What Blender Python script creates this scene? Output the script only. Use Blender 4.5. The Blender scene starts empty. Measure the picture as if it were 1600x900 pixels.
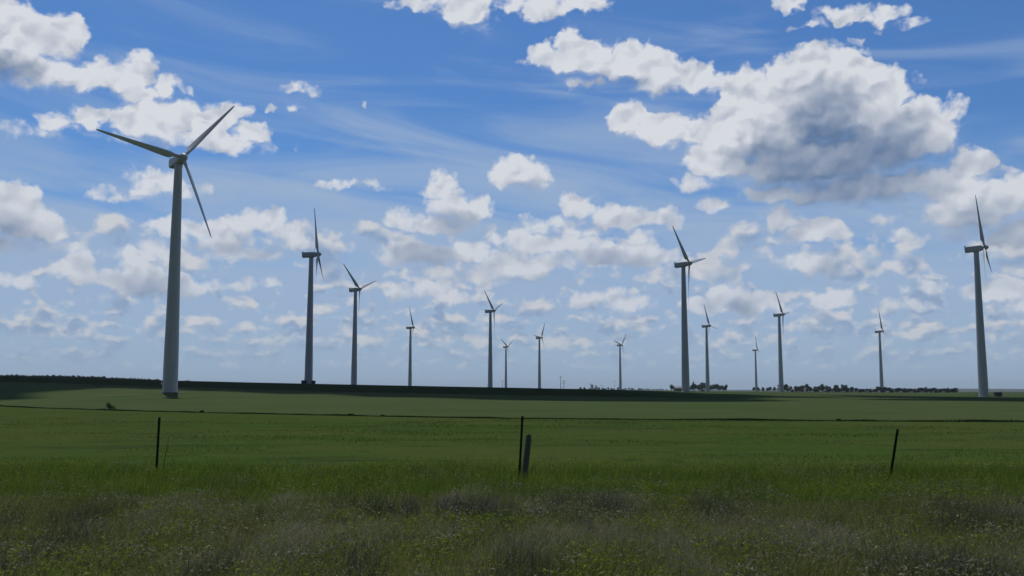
import bpy, bmesh, math, random
import numpy as np
from mathutils import Vector, Matrix

# ------------------------------------------------------------------ camera
scene = bpy.context.scene
col = scene.collection
F = 1500.0 / 1600.0
PITCH = math.atan(160 / 1500.0)
cam_data = bpy.data.cameras.new("camera")
cam_data.sensor_width = 36.0
cam_data.lens = 36.0 * F
cam_data.clip_start = 0.1
cam_data.clip_end = 60000.0
cam = bpy.data.objects.new("camera", cam_data)
col.objects.link(cam)
cam.location = (0, 0, 0)
cam.rotation_euler = (math.pi / 2 + PITCH, 0, 0)
scene.camera = cam

# ------------------------------------------------------------------ view
vs = scene.view_settings
vs.view_transform = 'Standard'
vs.look = 'None'
vs.gamma = 1.0
vs.exposure = 0.0
vs.use_curve_mapping = False
scene.render.film_transparent = False
scene.cycles.use_denoising = True
scene.cycles.max_bounces = 6
scene.cycles.diffuse_bounces = 3
scene.cycles.volume_bounces = 0
scene.cycles.transparent_max_bounces = 8
scene.cycles.sample_clamp_indirect = 3.0

# ------------------------------------------------------------------ sun
SUN_EL = math.radians(64)
SUN_AZ = math.radians(-21)          # measured from +Y towards +X
sd = Vector((math.sin(SUN_AZ) * math.cos(SUN_EL), math.cos(SUN_AZ) * math.cos(SUN_EL), math.sin(SUN_EL)))
sun_data = bpy.data.lights.new("sun", 'SUN')
sun_data.energy = 2.6
sun_data.angle = math.radians(0.53)
sun_data.color = (1.0, 0.95, 0.87)
sun = bpy.data.objects.new("sun", sun_data)
col.objects.link(sun)
sun.rotation_euler = sd.to_track_quat('Z', 'Y').to_euler()
sun.location = (0, 0, 300)

# ------------------------------------------------------------------ node expression helper
class NT:
    def __init__(self, tree):
        self.t = tree
        self.n = tree.nodes
        self.l = tree.links
    def _in(self, sock, v):
        if v is None:
            return
        if isinstance(v, bpy.types.NodeSocket):
            self.l.new(v, sock)
        else:
            sock.default_value = v
    def math(self, op, a=None, b=None, c=None, clamp=False):
        m = self.n.new('ShaderNodeMath'); m.operation = op; m.use_clamp = clamp
        for s, v in zip(m.inputs, (a, b, c)):
            self._in(s, v)
        return m.outputs[0]
    def vec(self, op, a=None, b=None, c=None):
        m = self.n.new('ShaderNodeVectorMath'); m.operation = op
        for s, v in zip(m.inputs[:3], (a, b, c)):
            self._in(s, v)
        return m.outputs['Value'] if op in ('LENGTH', 'DOT_PRODUCT', 'DISTANCE') else m.outputs[0]
    def comb(self, x=0.0, y=0.0, z=0.0):
        m = self.n.new('ShaderNodeCombineXYZ')
        for s, v in zip(m.inputs, (x, y, z)):
            self._in(s, v)
        return m.outputs[0]
    def sep(self, v):
        m = self.n.new('ShaderNodeSeparateXYZ'); self._in(m.inputs[0], v)
        return m.outputs
    def noise(self, v, scale=1.0, detail=4.0, rough=0.5, dist=0.0, lac=2.0, dim='3D', color=False):
        m = self.n.new('ShaderNodeTexNoise'); m.noise_dimensions = dim
        self._in(m.inputs['Vector'], v)
        m.inputs['Scale'].default_value = scale; m.inputs['Detail'].default_value = detail
        m.inputs['Roughness'].default_value = rough; m.inputs['Lacunarity'].default_value = lac
        m.inputs['Distortion'].default_value = dist
        return m.outputs['Color'] if color else m.outputs[0]
    def voro(self, v, scale=1.0, detail=0.0, rough=0.5, smooth=True, dim='3D', rand=1.0):
        m = self.n.new('ShaderNodeTexVoronoi'); m.voronoi_dimensions = dim
        m.feature = 'SMOOTH_F1' if smooth else 'F1'
        m.normalize = False
        self._in(m.inputs['Vector'], v)
        m.inputs['Scale'].default_value = scale; m.inputs['Detail'].default_value = detail
        m.inputs['Roughness'].default_value = rough
        if smooth:
            m.inputs['Smoothness'].default_value = 0.35
        m.inputs['Randomness'].default_value = rand
        return m.outputs['Distance']
    def mapr(self, v, a, b, c=0.0, d=1.0, kind='SMOOTHSTEP'):
        m = self.n.new('ShaderNodeMapRange'); m.interpolation_type = kind
        for s, x in zip(m.inputs[:5], (v, a, b, c, d)):
            self._in(s, x)
        return m.outputs[0]
    def mix(self, f, a, b):
        m = self.n.new('ShaderNodeMix'); m.data_type = 'RGBA'
        m.clamp_factor = True
        self._in(m.inputs[0], f); self._in(m.inputs[6], a); self._in(m.inputs[7], b)
        return m.outputs[2]
    def mulc(self, a, b):
        m = self.n.new('ShaderNodeMix'); m.data_type = 'RGBA'; m.blend_type = 'MULTIPLY'
        m.inputs[0].default_value = 1.0
        self._in(m.inputs[6], a); self._in(m.inputs[7], b)
        return m.outputs[2]

def srgb(r, g, b, k=1.0):
    f = lambda c: (c / 255 / 12.92 if c / 255 <= 0.04045 else ((c / 255 + 0.055) / 1.055) ** 2.4) * k
    return (f(r), f(g), f(b), 1.0)

def sky_uv(px, py):
    """direction of a photo pixel as azimuth and tan(elevation), both times 1500"""
    u = (px - 800) / 1500; v = (450 - py) / 1500
    Y = math.cos(PITCH) - v * math.sin(PITCH); Z = math.sin(PITCH) + v * math.cos(PITCH)
    return math.atan2(u, Y) * 1500, Z / math.hypot(u, Y) * 1500

# ------------------------------------------------------------------ sky with cumulus clouds
# puffs of the cumulus clouds: x, y, half width, half height
PUFFS = [
 (-25,70,70,72),(30,55,42,46),(88,62,38,42),(50,112,80,34),(130,122,60,26),(183,122,36,34),(222,112,24,28),(256,132,30,17),(212,148,36,22),
 (58,207,40,10),(88,188,24,17),(136,182,26,24),(120,205,44,9),
 (228,195,44,34),(275,188,48,32),(300,215,80,26),(325,188,40,22),(368,178,24,20),(392,212,36,22),(320,222,95,20),(225,222,50,16),
 (240,284,34,22),(262,298,56,20),(190,306,40,9),
 (8,325,42,40),(38,352,42,36),(72,362,28,24),(15,385,70,18),(80,390,36,12),
 (240,355,26,12),(300,362,50,22),(335,380,60,20),(385,352,28,26),(420,352,36,26),(450,378,36,20),(385,394,80,11),
 (686,298,28,30),(700,322,36,26),(737,333,30,28),(636,348,34,20),(690,352,66,20),(748,354,24,14),
 (652,398,52,24),(614,406,22,18),(692,402,26,20),
 (738,398,30,24),(778,414,36,20),(818,424,50,18),(716,422,26,13),
 (811,274,42,30),(790,286,24,16),(836,288,20,16),
 (905,328,32,24),(858,348,40,16),(958,343,42,24),(1018,340,44,18),(1052,346,26,12),(900,360,80,15),
 (800,372,28,13),(832,384,40,18),(884,384,54,20),(946,398,66,20),(1004,404,40,22),(1005,372,22,14),(870,408,44,18),
 (650,8,46,14),(728,16,44,34),(742,46,28,14),(700,0,60,14),(800,4,28,18),(862,14,42,26),(912,8,42,20),
 (892,68,28,26),(846,90,32,26),(915,92,55,34),(980,104,62,36),(1040,120,62,36),(1086,128,42,28),(930,132,44,16),(1112,140,18,18),
 (985,192,36,30),(1028,204,52,32),(1085,212,52,26),(1160,148,42,42),(1185,205,80,64),(1272,128,66,56),(1292,170,92,82),(1345,158,46,50),
 (1388,150,38,40),(1432,180,52,26),(1482,176,20,28),(1385,222,92,58),(1285,250,132,54),(1140,252,66,42),(1098,288,42,17),(1335,290,118,38),(1235,300,76,28),(1340,306,90,24),(1440,215,44,46),
 (1514,258,38,24),(1572,270,30,10),(1490,288,48,24),(1562,318,56,32),(1602,310,36,40),(1515,330,52,40),(1590,368,52,30),(1500,368,34,20),
 (1222,342,28,24),(1252,366,44,18),(1290,362,34,24),(1228,374,36,14),(1118,318,30,13),(1404,368,18,16),
 (1265,408,34,18),(1290,424,34,16),
 (1232,8,18,13),(1285,22,20,13),(1265,42,22,9),(1325,22,22,15),(1383,26,30,18),(1425,38,26,8),(1375,44,16,8),(1300,68,40,9),(1345,78,15,11),(1440,122,11,8),
 (476,140,30,10),(424,172,11,6),(464,170,14,6),(568,164,4,7),
 (632,458,34,16),(680,452,30,20),(704,468,40,14),(742,466,20,10),(545,290,46,6),
 (400,440,26,12),(360,448,44,9),(240,385,26,14),(215,400,46,14),(225,440,46,32),(260,450,40,24),(130,425,44,22),(160,440,40,14),(20,440,30,14),
 (925,470,28,14),(980,475,40,18),(965,462,30,14),(1100,480,30,18),(1130,470,26,20),(1155,460,18,24),(1170,480,34,24),(1295,470,40,18),(1240,482,30,12),
 (1430,450,30,10),(1395,420,30,10),(1435,478,30,10),(1565,460,40,18),(1590,480,30,16),
]
# thick parts of the clouds, seen from below as grey-blue: x, y, half width, half height, depth
THICK = [
 (1310,268,140,66,1.15),(1285,190,60,60,.75),(1400,240,60,62,.85),(1350,303,110,26,1.0),(1210,250,50,50,.3),
 (1530,372,80,38,.9),(1590,340,45,40,.5),(1555,270,30,16,.45),
 (10,375,55,40,.8),(20,105,50,26,.65),(120,138,40,12,.3),
 (665,402,48,20,1.0),(715,356,48,24,.75),(700,365,60,16,.4),
 (815,298,30,13,.75),(930,136,75,18,.7),(1040,150,50,14,.4),(860,125,30,10,.4),
 (915,345,26,12,.5),(960,352,30,12,.4),(955,412,60,20,.85),(880,405,50,14,.5),(780,438,70,14,.5),(850,440,50,14,.7),
 (1300,385,30,15,.6),(1240,372,28,14,.5),(1300,428,30,20,.7),
 (385,394,80,12,.7),(435,366,16,14,.5),(320,390,40,10,.4),(232,460,60,28,.9),(120,445,50,12,.6),(150,445,80,14,.5),
 (1160,485,24,22,.9),(1050,490,60,14,.5),(925,482,30,10,.4),(640,470,50,10,.5),(700,478,40,9,.5),
 (330,232,60,10,.35),(1070,302,50,10,.4),(870,28,40,10,.3),(620,20,30,8,.3),
]
world = bpy.data.worlds.new("World")
scene.world = world
world.use_nodes = True
wt = world.node_tree
for n in list(wt.nodes):
    wt.nodes.remove(n)
N = NT(wt)
tc = wt.nodes.new('ShaderNodeTexCoord')
D = N.vec('NORMALIZE', tc.outputs['Generated'])
dx, dy, dz = N.sep(D)
hyp = N.math('SQRT', N.math('MULTIPLY_ADD', dx, dx, N.math('MULTIPLY', dy, dy)))
U = N.math('MULTIPLY', N.math('ARCTAN2', dx, dy), 1500.0)
V = N.math('MULTIPLY', N.math('DIVIDE', dz, N.math('MAXIMUM', hyp, 0.02)), 1500.0)
V = N.math('MAXIMUM', V, -50.0)

P = N.comb(U, V, 0.0)
# coordinates of the cloud noise, finer towards the horizon where the clouds are far away
size = N.mapr(V, 60.0, 420.0, 0.45, 1.0, 'LINEAR')

def puff_field(Pv):
    s = N.sep(Pv)
    X3 = N.comb(s[0], s[0], s[0]); Y3 = N.comb(s[1], s[1], s[1])
    acc = None
    for i in range(0, len(PUFFS), 3):
        g = PUFFS[i:i + 3]
        while len(g) < 3:
            g.append(g[-1])
        ax, bx, ay, by, w = [], [], [], [], []
        for (px, py, rx, ry) in g:
            cu, cv = sky_uv(px, py)
            ww = min(2.6, max(0.22, min(rx, ry * 1.15) / 36.0))
            k = math.sqrt(ww)
            ax.append(k / (rx * 1.20)); bx.append(-cu * k / (rx * 1.20))
            ay.append(k / (ry * 1.20)); by.append(-cv * k / (ry * 1.20))
            w.append(ww)
        DX = N.vec('MULTIPLY_ADD', X3, tuple(ax), tuple(bx))
        DY = N.vec('MULTIPLY_ADD', Y3, tuple(ay), tuple(by))
        DY = N.vec('MAXIMUM', DY, N.vec('MULTIPLY', DY, (-1.35, -1.35, -1.35)))
        Q = N.vec('MULTIPLY_ADD', DX, DX, N.vec('MULTIPLY', DY, DY))
        Fv = N.vec('SUBTRACT', tuple(w), Q)
        acc = Fv if acc is None else N.vec('MAXIMUM', acc, Fv)
    s = N.sep(acc)
    return N.math('MAXIMUM', N.math('MAXIMUM', s[0], s[1]), s[2])

def thick_field(Pv):
    s = N.sep(Pv)
    X3 = N.comb(s[0], s[0], s[0]); Y3 = N.comb(s[1], s[1], s[1])
    acc = None
    for i in range(0, len(THICK), 3):
        g = THICK[i:i + 3]
        while len(g) < 3:
            g.append(g[-1])
        k = 1 / 1.5
        uv = [sky_uv(q[0], q[1]) for q in g]
        DX = N.vec('MULTIPLY_ADD', X3, tuple(k / q[2] for q in g), tuple(-uv[j][0] * k / g[j][2] for j in range(3)))
        DY = N.vec('MULTIPLY_ADD', Y3, tuple(k / q[3] for q in g), tuple(-uv[j][1] * k / g[j][3] for j in range(3)))
        Q = N.vec('MULTIPLY_ADD', DX, DX, N.vec('MULTIPLY', DY, DY))
        Fv = N.vec('MAXIMUM', N.vec('SUBTRACT', (1.0, 1.0, 1.0), Q), (0.0, 0.0, 0.0))
        Fv = N.vec('MULTIPLY', Fv, tuple(q[4] for q in g))
        acc = Fv if acc is None else N.vec('MAXIMUM', acc, Fv)
    s = N.sep(acc)
    return N.math('MAXIMUM', N.math('MAXIMUM', s[0], s[1]), s[2])

# turbulence displaces the outlines
size3 = N.comb(size, size, size)
wc = N.noise(P, 1 / 40.0, 3.0, 0.55, dim='2D', color=True)
warp = N.vec('MULTIPLY', N.vec('MULTIPLY', N.vec('SUBTRACT', wc, (0.5, 0.5, 0.5)), (46.0, 40.0, 0.0)), size3)
Pw = N.vec('ADD', P, warp)

def relief(Pv):
    """rounded lumps of two sizes, used for the light on the clouds"""
    v1 = N.voro(Pv, 1 / 44.0, 1.0, 0.45, dim='2D')
    n1 = N.noise(Pv, 1 / 60.0, 1.5, 0.5, dim='2D')
    return N.math('MULTIPLY_ADD', v1, -0.95, N.math('MULTIPLY', n1, 1.1))

def billow(Pv, det=6.0):
    """cauliflower lumps, roughly 0..1"""
    v1 = N.voro(Pv, 1 / 30.0, 2.0 if det > 3 else 1.0, 0.5, dim='2D')
    n1 = N.noise(Pv, 1 / 42.0, det, 0.54, dim='2D')
    b = N.math('SUBTRACT', 0.62, v1)
    return N.math('MULTIPLY_ADD', N.math('SUBTRACT', n1, 0.5), 2.0, N.math('MULTIPLY', b, 0.75))

Pb = N.vec('ADD', P, N.vec('MULTIPLY', warp, (0.35, 0.35, 0.0)))
b0 = billow(Pb)
Pr = N.vec('ADD', P, N.vec('MULTIPLY', warp, (0.8, 0.8, 0.0)))
c0 = relief(Pr)
b1 = relief(N.vec('ADD', Pr, (-4.0, 11.0, 0.0)))
f0 = puff_field(Pw)
th = thick_field(N.vec('ADD', P, N.vec('MULTIPLY', warp, (0.55, 0.45, 0.0))))
f1 = puff_field(N.vec('ADD', Pw, (-5.0, 24.0, 0.0)))

# small far clouds, layered towards the horizon
big = N.math('MULTIPLY', N.math('SUBTRACT', N.noise(N.vec('ADD', P, (900.0, 300.0, 0.0)), 1 / 170.0, 2.0, 0.5, dim='2D'), 0.5), 0.22)
def far_layer(su, sv, v0, v1, v2, v3, thr, seed):
    q = N.vec('MULTIPLY', Pb, (1 / su, 1 / sv, 1.0))
    q = N.vec('ADD', q, (seed, seed * 0.37, 0.0))
    a = N.noise(q, 1.0, 3.0, 0.55, dim='2D')
    q2 = N.vec('ADD', q, (-0.05, 0.42, 0.0))
    c = N.noise(q2, 1.0, 2.0, 0.5, dim='2D')
    m = N.math('MULTIPLY', N.mapr(V, v0, v1), N.mapr(V, v2, v3, 1.0, 0.0))
    a = N.math('ADD', a, big); c = N.math('ADD', c, big)
    g = N.math('MULTIPLY_ADD', m, 0.65, N.math('SUBTRACT', a, thr + 0.65))
    h = N.math('MULTIPLY_ADD', m, 0.65, N.math('SUBTRACT', c, thr + 0.65))
    return N.math('MULTIPLY', g, 7.0), N.math('MULTIPLY', h, 7.0)

gA, hA = far_layer(80.0, 56.0, 110.0, 180.0, 230.0, 330.0, 0.455, 3.3)
gB, hB = far_layer(48.0, 32.0, 40.0, 80.0, 150.0, 210.0, 0.44, 11.7)
gC, hC = far_layer(38.0, 19.0, 8.0, 44.0, 100.0, 150.0, 0.41, 21.1)
# clouds of the rest of the sky, overhead and behind
gD, hD = far_layer(420.0, 260.0, 640.0, 800.0, 5000.0, 6000.0, 0.54, 5.9)

def shade(g, h, bamp, soft, dark, relk=0.34):
    d = N.math('MULTIPLY_ADD', b0, bamp, g)
    alpha = N.mapr(d, -0.02, soft)
    occ = N.math('MULTIPLY_ADD', b1, bamp * 0.8, h)
    rel = N.math('SUBTRACT', c0, b1)                       # slope of the lumps towards the sun
    o = N.mapr(occ, -0.1, dark)
    li = N.math('MULTIPLY_ADD', rel, relk, N.math('SUBTRACT', 1.0, o), clamp=True)
    return alpha, li, d

softH = N.mapr(N.math('SUBTRACT', f1, f0), -0.1, 0.9, 0.50, 1.9)
f0 = N.math('ADD', f0, 0.07)
aH, lH, dH = shade(f0, f1, 0.58, softH, 3.4, 0.42)
ths = N.mapr(th, 0.0, 1.05)
oH = N.mapr(N.math('MULTIPLY_ADD', b1, 0.5, f1), -0.1, 3.2)
relH = N.math('MULTIPLY', N.math('SUBTRACT', c0, b1), N.math('MULTIPLY_ADD', ths, -0.62, 0.85))
lH = N.math('ADD', relH, N.math('MULTIPLY_ADD', ths, -0.86, N.math('MULTIPLY_ADD', oH, -0.34, 0.97)))
under = N.mapr(N.math('SUBTRACT', f1, f0), 0.0, 1.0, 0.0, 0.42)
lH = N.math('SUBTRACT', lH, under)
lH = N.math('MULTIPLY_ADD', c0, 0.14, lH)
lH = N.mapr(lH, -0.30, 0.97, 0.0, 1.0, 'LINEAR')
aA, lA, dA = shade(gA, hA, 0.9, 1.2, 1.5, 0.6)
aB, lB, dB = shade(gB, hB, 0.9, 1.4, 1.5, 0.6)
aC, lC, dC = shade(gC, hC, 0.9, 1.9, 1.5, 0.6)
aD, lD, dD = shade(gD, hD, 0.6, 0.8, 2.5)

# clear sky
SKY = 0.10
sky = wt.nodes.new('ShaderNodeTexSky')
sky.sky_type = 'NISHITA'
sky.sun_disc = False
sky.sun_elevation = SUN_EL
sky.sun_rotation = SUN_AZ
sky.air_density = 1.0
sky.dust_density = 0.4
sky.ozone_density = 2.2
k = 1.0 / SKY
clear = N.mulc(sky.outputs[0], (0.36, 0.60, 0.89, 1.0))
# thin high veil: slanting streaks, denser low down
qv = N.vec('ADD', N.vec('MULTIPLY', P, (1 / 420.0, 1 / 75.0, 0.0)), N.comb(0.0, N.math('MULTIPLY', U, 1 / 620.0), 0.0))
veil = N.noise(qv, 1.0, 4.0, 0.55, 0.6, dim='2D')
vm = N.mapr(V, 40.0, 450.0, 1.0, 0.0, 'LINEAR')
va = N.mapr(N.math('MULTIPLY_ADD', vm, 0.80, veil), 0.42, 1.02, 0.0, 0.88)
colr = N.mix(va, clear, srgb(158, 179, 207, k))
low = N.mapr(V, 0.0, 120.0, 0.70, 0.0)

LIT = srgb(217, 220, 226, k); DRK = srgb(94, 119, 154, k)
FARLIT = srgb(212, 212, 214, k); FARDRK = srgb(136, 160, 192, k)
def comp(base, a, l, fog, amax=1.0):
    if isinstance(fog, float) and fog > 0:
        cc = N.mix(l, FARDRK, FARLIT)
    else:
        cc = N.mix(l, DRK, LIT)
    cc = N.mix(fog, cc, srgb(155, 173, 199, k))
    return N.mix(N.math('MULTIPLY', a, amax), base, cc)
colr = comp(colr, aD, lD, 0.0)
colr = comp(colr, aC, lC, 0.22, 0.85)
colr = comp(colr, aB, lB, 0.15, 0.9)
colr = comp(colr, aA, lA, 0.12, 0.9)
colr = comp(colr, aH, lH, N.mapr(V, 120.0, 420.0, 0.25, 0.0), 0.97)
colr = N.mix(low, colr, srgb(152, 177, 200, k))
# sky behind the camera dimmed by hand, to keep the towers' near sides dark
back = N.mapr(dy, -0.45, 0.25, 0.36, 1.0)
colr = N.vec('SCALE', colr); _sc = colr.node; wt.links.new(back, _sc.inputs['Scale'])
bg = wt.nodes.new('ShaderNodeBackground')
bg.inputs['Strength'].default_value = SKY
wt.links.new(colr, bg.inputs[0])
wo = wt.nodes.new('ShaderNodeOutputWorld')
wt.links.new(bg.outputs[0], wo.inputs[0])
world.cycles.sampling_method = 'MANUAL'
world.cycles.sample_map_resolution = 512

HAZE = 0.00008
# ================================================================== helpers
rng = np.random.default_rng(7)
random.seed(7)

def new_mat(name):
    m = bpy.data.materials.new(name); m.use_nodes = True
    t = m.node_tree
    for n in list(t.nodes):
        t.nodes.remove(n)
    return m, NT(t)

def finish(nt, shader, disp=None):
    o = nt.n.new('ShaderNodeOutputMaterial')
    nt.l.new(shader, o.inputs['Surface'])

def principled(nt, base, rough=0.6, spec=0.3, metal=0.0, normal=None):
    p = nt.n.new('ShaderNodeBsdfPrincipled')
    nt._in(p.inputs['Base Color'], base); nt._in(p.inputs['Roughness'], rough)
    p.inputs['Specular IOR Level'].default_value = spec
    p.inputs['Metallic'].default_value = metal
    if normal is not None:
        nt.l.new(normal, p.inputs['Normal'])
    return p.outputs[0]

def bump(nt, h, strength=0.5, dist=0.1):
    b = nt.n.new('ShaderNodeBump'); b.inputs['Strength'].default_value = strength
    b.inputs['Distance'].default_value = dist
    nt.l.new(h, b.inputs['Height'])
    return b.outputs[0]

def geo_pos(nt):
    return nt.n.new('ShaderNodeNewGeometry').outputs['Position']

def mesh_from(name, verts, faces, mat, smooth=False, parent=None):
    me = bpy.data.meshes.new(name)
    me.from_pydata([tuple(v) for v in verts], [], [tuple(f) for f in faces])
    me.materials.append(mat)
    if smooth:
        me.polygons.foreach_set('use_smooth', [True] * len(me.polygons))
    me.update()
    o = bpy.data.objects.new(name, me); col.objects.link(o)
    if parent is not None:
        o.parent = parent
    return o

def fast_mesh(name, V3, Fq, mat, parent=None, smooth=False):
    """numpy verts (n,3) and faces (m,k)"""
    me = bpy.data.meshes.new(name)
    me.vertices.add(len(V3)); me.vertices.foreach_set('co', np.ascontiguousarray(V3, dtype=np.float32).ravel())
    k = Fq.shape[1]
    me.loops.add(Fq.size); me.loops.foreach_set('vertex_index', np.ascontiguousarray(Fq, dtype=np.int32).ravel())
    me.polygons.add(len(Fq)); me.polygons.foreach_set('loop_start', np.arange(0, Fq.size, k, dtype=np.int32))
    me.update(calc_edges=True)
    if smooth:
        me.polygons.foreach_set('use_smooth', np.ones(len(Fq), dtype=bool))
    me.materials.append(mat)
    o = bpy.data.objects.new(name, me); col.objects.link(o)
    if parent is not None:
        o.parent = parent
    return o

def bm_obj(name, bm, mat, parent=None, smooth=False, autos=None):
    me = bpy.data.meshes.new(name)
    bmesh.ops.recalc_face_normals(bm, faces=bm.faces)
    if smooth:
        for f in bm.faces:
            f.smooth = True
    if autos is not None:
        for e in bm.edges:
            if len(e.link_faces) == 2 and e.calc_face_angle(0) > math.radians(autos):
                e.smooth = False
    bm.to_mesh(me); bm.free()
    me.materials.append(mat)
    o = bpy.data.objects.new(name, me); col.objects.link(o)
    if parent is not None:
        o.parent = parent
    return o

def add_box(bm, c, s, bev=0.0, rot=None):
    r = bmesh.ops.create_cube(bm, size=1.0)
    vv = r['verts']
    for v in vv:
        v.co = Vector((v.co.x * s[0], v.co.y * s[1], v.co.z * s[2]))
    if bev > 0:
        es = list({e for v in vv for e in v.link_edges})
        rr = bmesh.ops.bevel(bm, geom=es, offset=bev, segments=2, affect='EDGES', profile=0.6)
        vv = list({v for f in rr['faces'] for v in f.verts} | {v for v in vv if v.is_valid})
    for v in vv:
        if rot is not None:
            v.co = rot @ v.co
        v.co += Vector(c)

def add_rings(bm, rings, seg=24, cap=True):
    """rings: list of (center vec, radius) along z or any; circle in xy"""
    L = []
    for (c, rr) in rings:
        L.append([bm.verts.new((c[0] + rr * math.cos(2 * math.pi * i / seg), c[1] + rr * math.sin(2 * math.pi * i / seg), c[2])) for i in range(seg)])
    for a, b in zip(L, L[1:]):
        for i in range(seg):
            bm.faces.new((a[i], a[(i + 1) % seg], b[(i + 1) % seg], b[i]))
    if cap:
        bm.faces.new(L[0][::-1]); bm.faces.new(L[-1])

def tag(o, label, cat, group=None, kind=None):
    if kind:
        o['kind'] = kind
    if label:
        o['label'] = label
    if cat:
        o['category'] = cat
    if group:
        o['group'] = group
    return o

def empty(name, loc, rz=0.0):
    o = bpy.data.objects.new(name, None); col.objects.link(o)
    o.location = loc; o.rotation_euler = (0, 0, rz); o.empty_display_size = 1.0
    return o

def children_of(o):
    return list(o.children)

def copy_tree(o, parent=None):
    c = o.copy(); col.objects.link(c)
    if parent is not None:
        c.parent = parent
    for ch in children_of(o):
        copy_tree(ch, c)
    return c

class VNoise:
    """smooth value noise on a 2-D lattice"""
    def __init__(self, seed, n=256):
        self.g = np.random.default_rng(seed).random((n, n)); self.n = n
    def __call__(self, x, y):
        xi = np.floor(x).astype(int); yi = np.floor(y).astype(int)
        fx = x - xi; fy = y - yi
        fx = fx * fx * (3 - 2 * fx); fy = fy * fy * (3 - 2 * fy)
        n = self.n; g = self.g
        a = g[xi % n, yi % n]; b = g[(xi + 1) % n, yi % n]; c = g[xi % n, (yi + 1) % n]; d = g[(xi + 1) % n, (yi + 1) % n]
        return (a * (1 - fx) + b * fx) * (1 - fy) + (c * (1 - fx) + d * fx) * fy
    def fbm(self, x, y, o=3):
        s = 0; w = 0; a = 1.0
        for k in range(o):
            s = s + a * self(x * 2 ** k + 17.3 * k, y * 2 ** k + 5.1 * k); w += a; a *= 0.5
        return s / w

# ================================================================== terrain
vn1, vn2 = VNoise(1), VNoise(2)
def sstep(a, b, x):
    t = np.clip((x - a) / (b - a), 0, 1)
    return t * t * (3 - 2 * t)

def ground_z(x, y):
    x = np.asarray(x, dtype=float); y = np.asarray(y, dtype=float)
    r = np.hypot(x, y)
    flat = -2.27 + 0.05 * (vn1(x / 22 + 50, y / 22 + 50) - 0.5) * 2 * sstep(3, 30, r)
    # crest of the rise behind the fields, high on the left
    az = np.arctan2(x, np.maximum(y, 1.0))
    azp = 1500 * np.tan(np.clip(az, -1.2, 1.2)) + 800
    xs = [-2000, -600, 0, 200, 400, 600, 800, 1000, 1100, 1250, 1400, 1600, 2200]
    ro = [30, 26, 21.5, 17, 12.2, 8.0, 4.2, 0.2, -3.6, -5.6, -7.6, -9.6, -12]
    zc = np.interp(azp, xs, ro) / 1500 * 450
    s = np.interp(y, [215, 235, 270, 330, 400, 450], [0, 0.05, 0.26, 0.58, 0.90, 1.0])
    s = np.where(y > 450, 1.0, s)
    z = flat + (zc - flat) * s
    # behind the crest the land is level, then falls to a wide plain with low far hills
    f = sstep(1500, 3200, y)
    plain = -12 + 4 * vn2(x / 900 + 9, y / 900 + 9)
    hills = sstep(5200, 8200, r) * (6 + 26 * vn2(x / 1500 + 33, y / 2600 + 3))
    z = z * (1 - f) + (plain + hills * sstep(0, 1500, y)) * f
    return z

def gz(x, y):
    return float(ground_z(np.array([x]), np.array([y]))[0])

def ray_dir(px, py):
    u, v = sky_uv(px, py)
    a = u / 1500
    return math.sin(a), math.cos(a), v / 1500          # x, y, dz per metre of level distance

def at_depth(px, py, depth):
    """ground point seen in column px (near row py) at depth along +Y"""
    sx, sy, _ = ray_dir(px, py)
    d = depth / sy
    x, y = sx * d, sy * d
    return x, y, gz(x, y)

def build_ground():
    naz = 900
    rs = np.concatenate([[0.0001], np.geomspace(1.2, 190, 90), np.linspace(194, 470, 90), np.geomspace(480, 12500, 90)])
    a = np.concatenate([np.linspace(-0.75, 0.75, 600, endpoint=False), np.linspace(0.75, 2 * math.pi - 0.75, 300, endpoint=False)])
    R, A = np.meshgrid(rs, a, indexing='ij')
    X = R * np.sin(A); Y = R * np.cos(A)
    Z = ground_z(X, Y)
    V3 = np.stack([X, Y, Z], -1).reshape(-1, 3)
    n = len(rs)
    i = np.arange(n - 1)[:, None]; j = np.arange(naz)[None, :]; j2 = (j + 1) % naz
    Fq = np.stack([i * naz + j + 0 * i, (i + 1) * naz + j, (i + 1) * naz + j2, i * naz + j2], -1).reshape(-1, 4)
    return V3, Fq

m_ground, g = new_mat("fields")
pos = geo_pos(g)
px_, py_, pz_ = g.sep(pos)
nb = g.noise(pos, 0.05, 3, 0.55)
nm = g.noise(pos, 0.7, 4, 0.6)
nf = g.noise(pos, 7.0, 4, 0.65)
stretch = g.vec('MULTIPLY', pos, (0.09, 0.42, 1.0))
ns = g.noise(stretch, 1.0, 4, 0.6)
# verge and pasture
past = g.mix(g.mapr(nb, 0.35, 0.65), (0.046, 0.080, 0.018, 1), (0.060, 0.084, 0.023, 1))
past = g.mix(g.mapr(ns, 0.52, 0.68, 0.0, 0.65), past, (0.026, 0.046, 0.017, 1))
past = g.mix(g.mapr(ns, 0.42, 0.28, 0.0, 0.55), past, (0.068, 0.078, 0.024, 1))
past = g.mix(g.mapr(nm, 0.54, 0.70, 0.0, 0.5), past, (0.020, 0.036, 0.010, 1))
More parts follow.
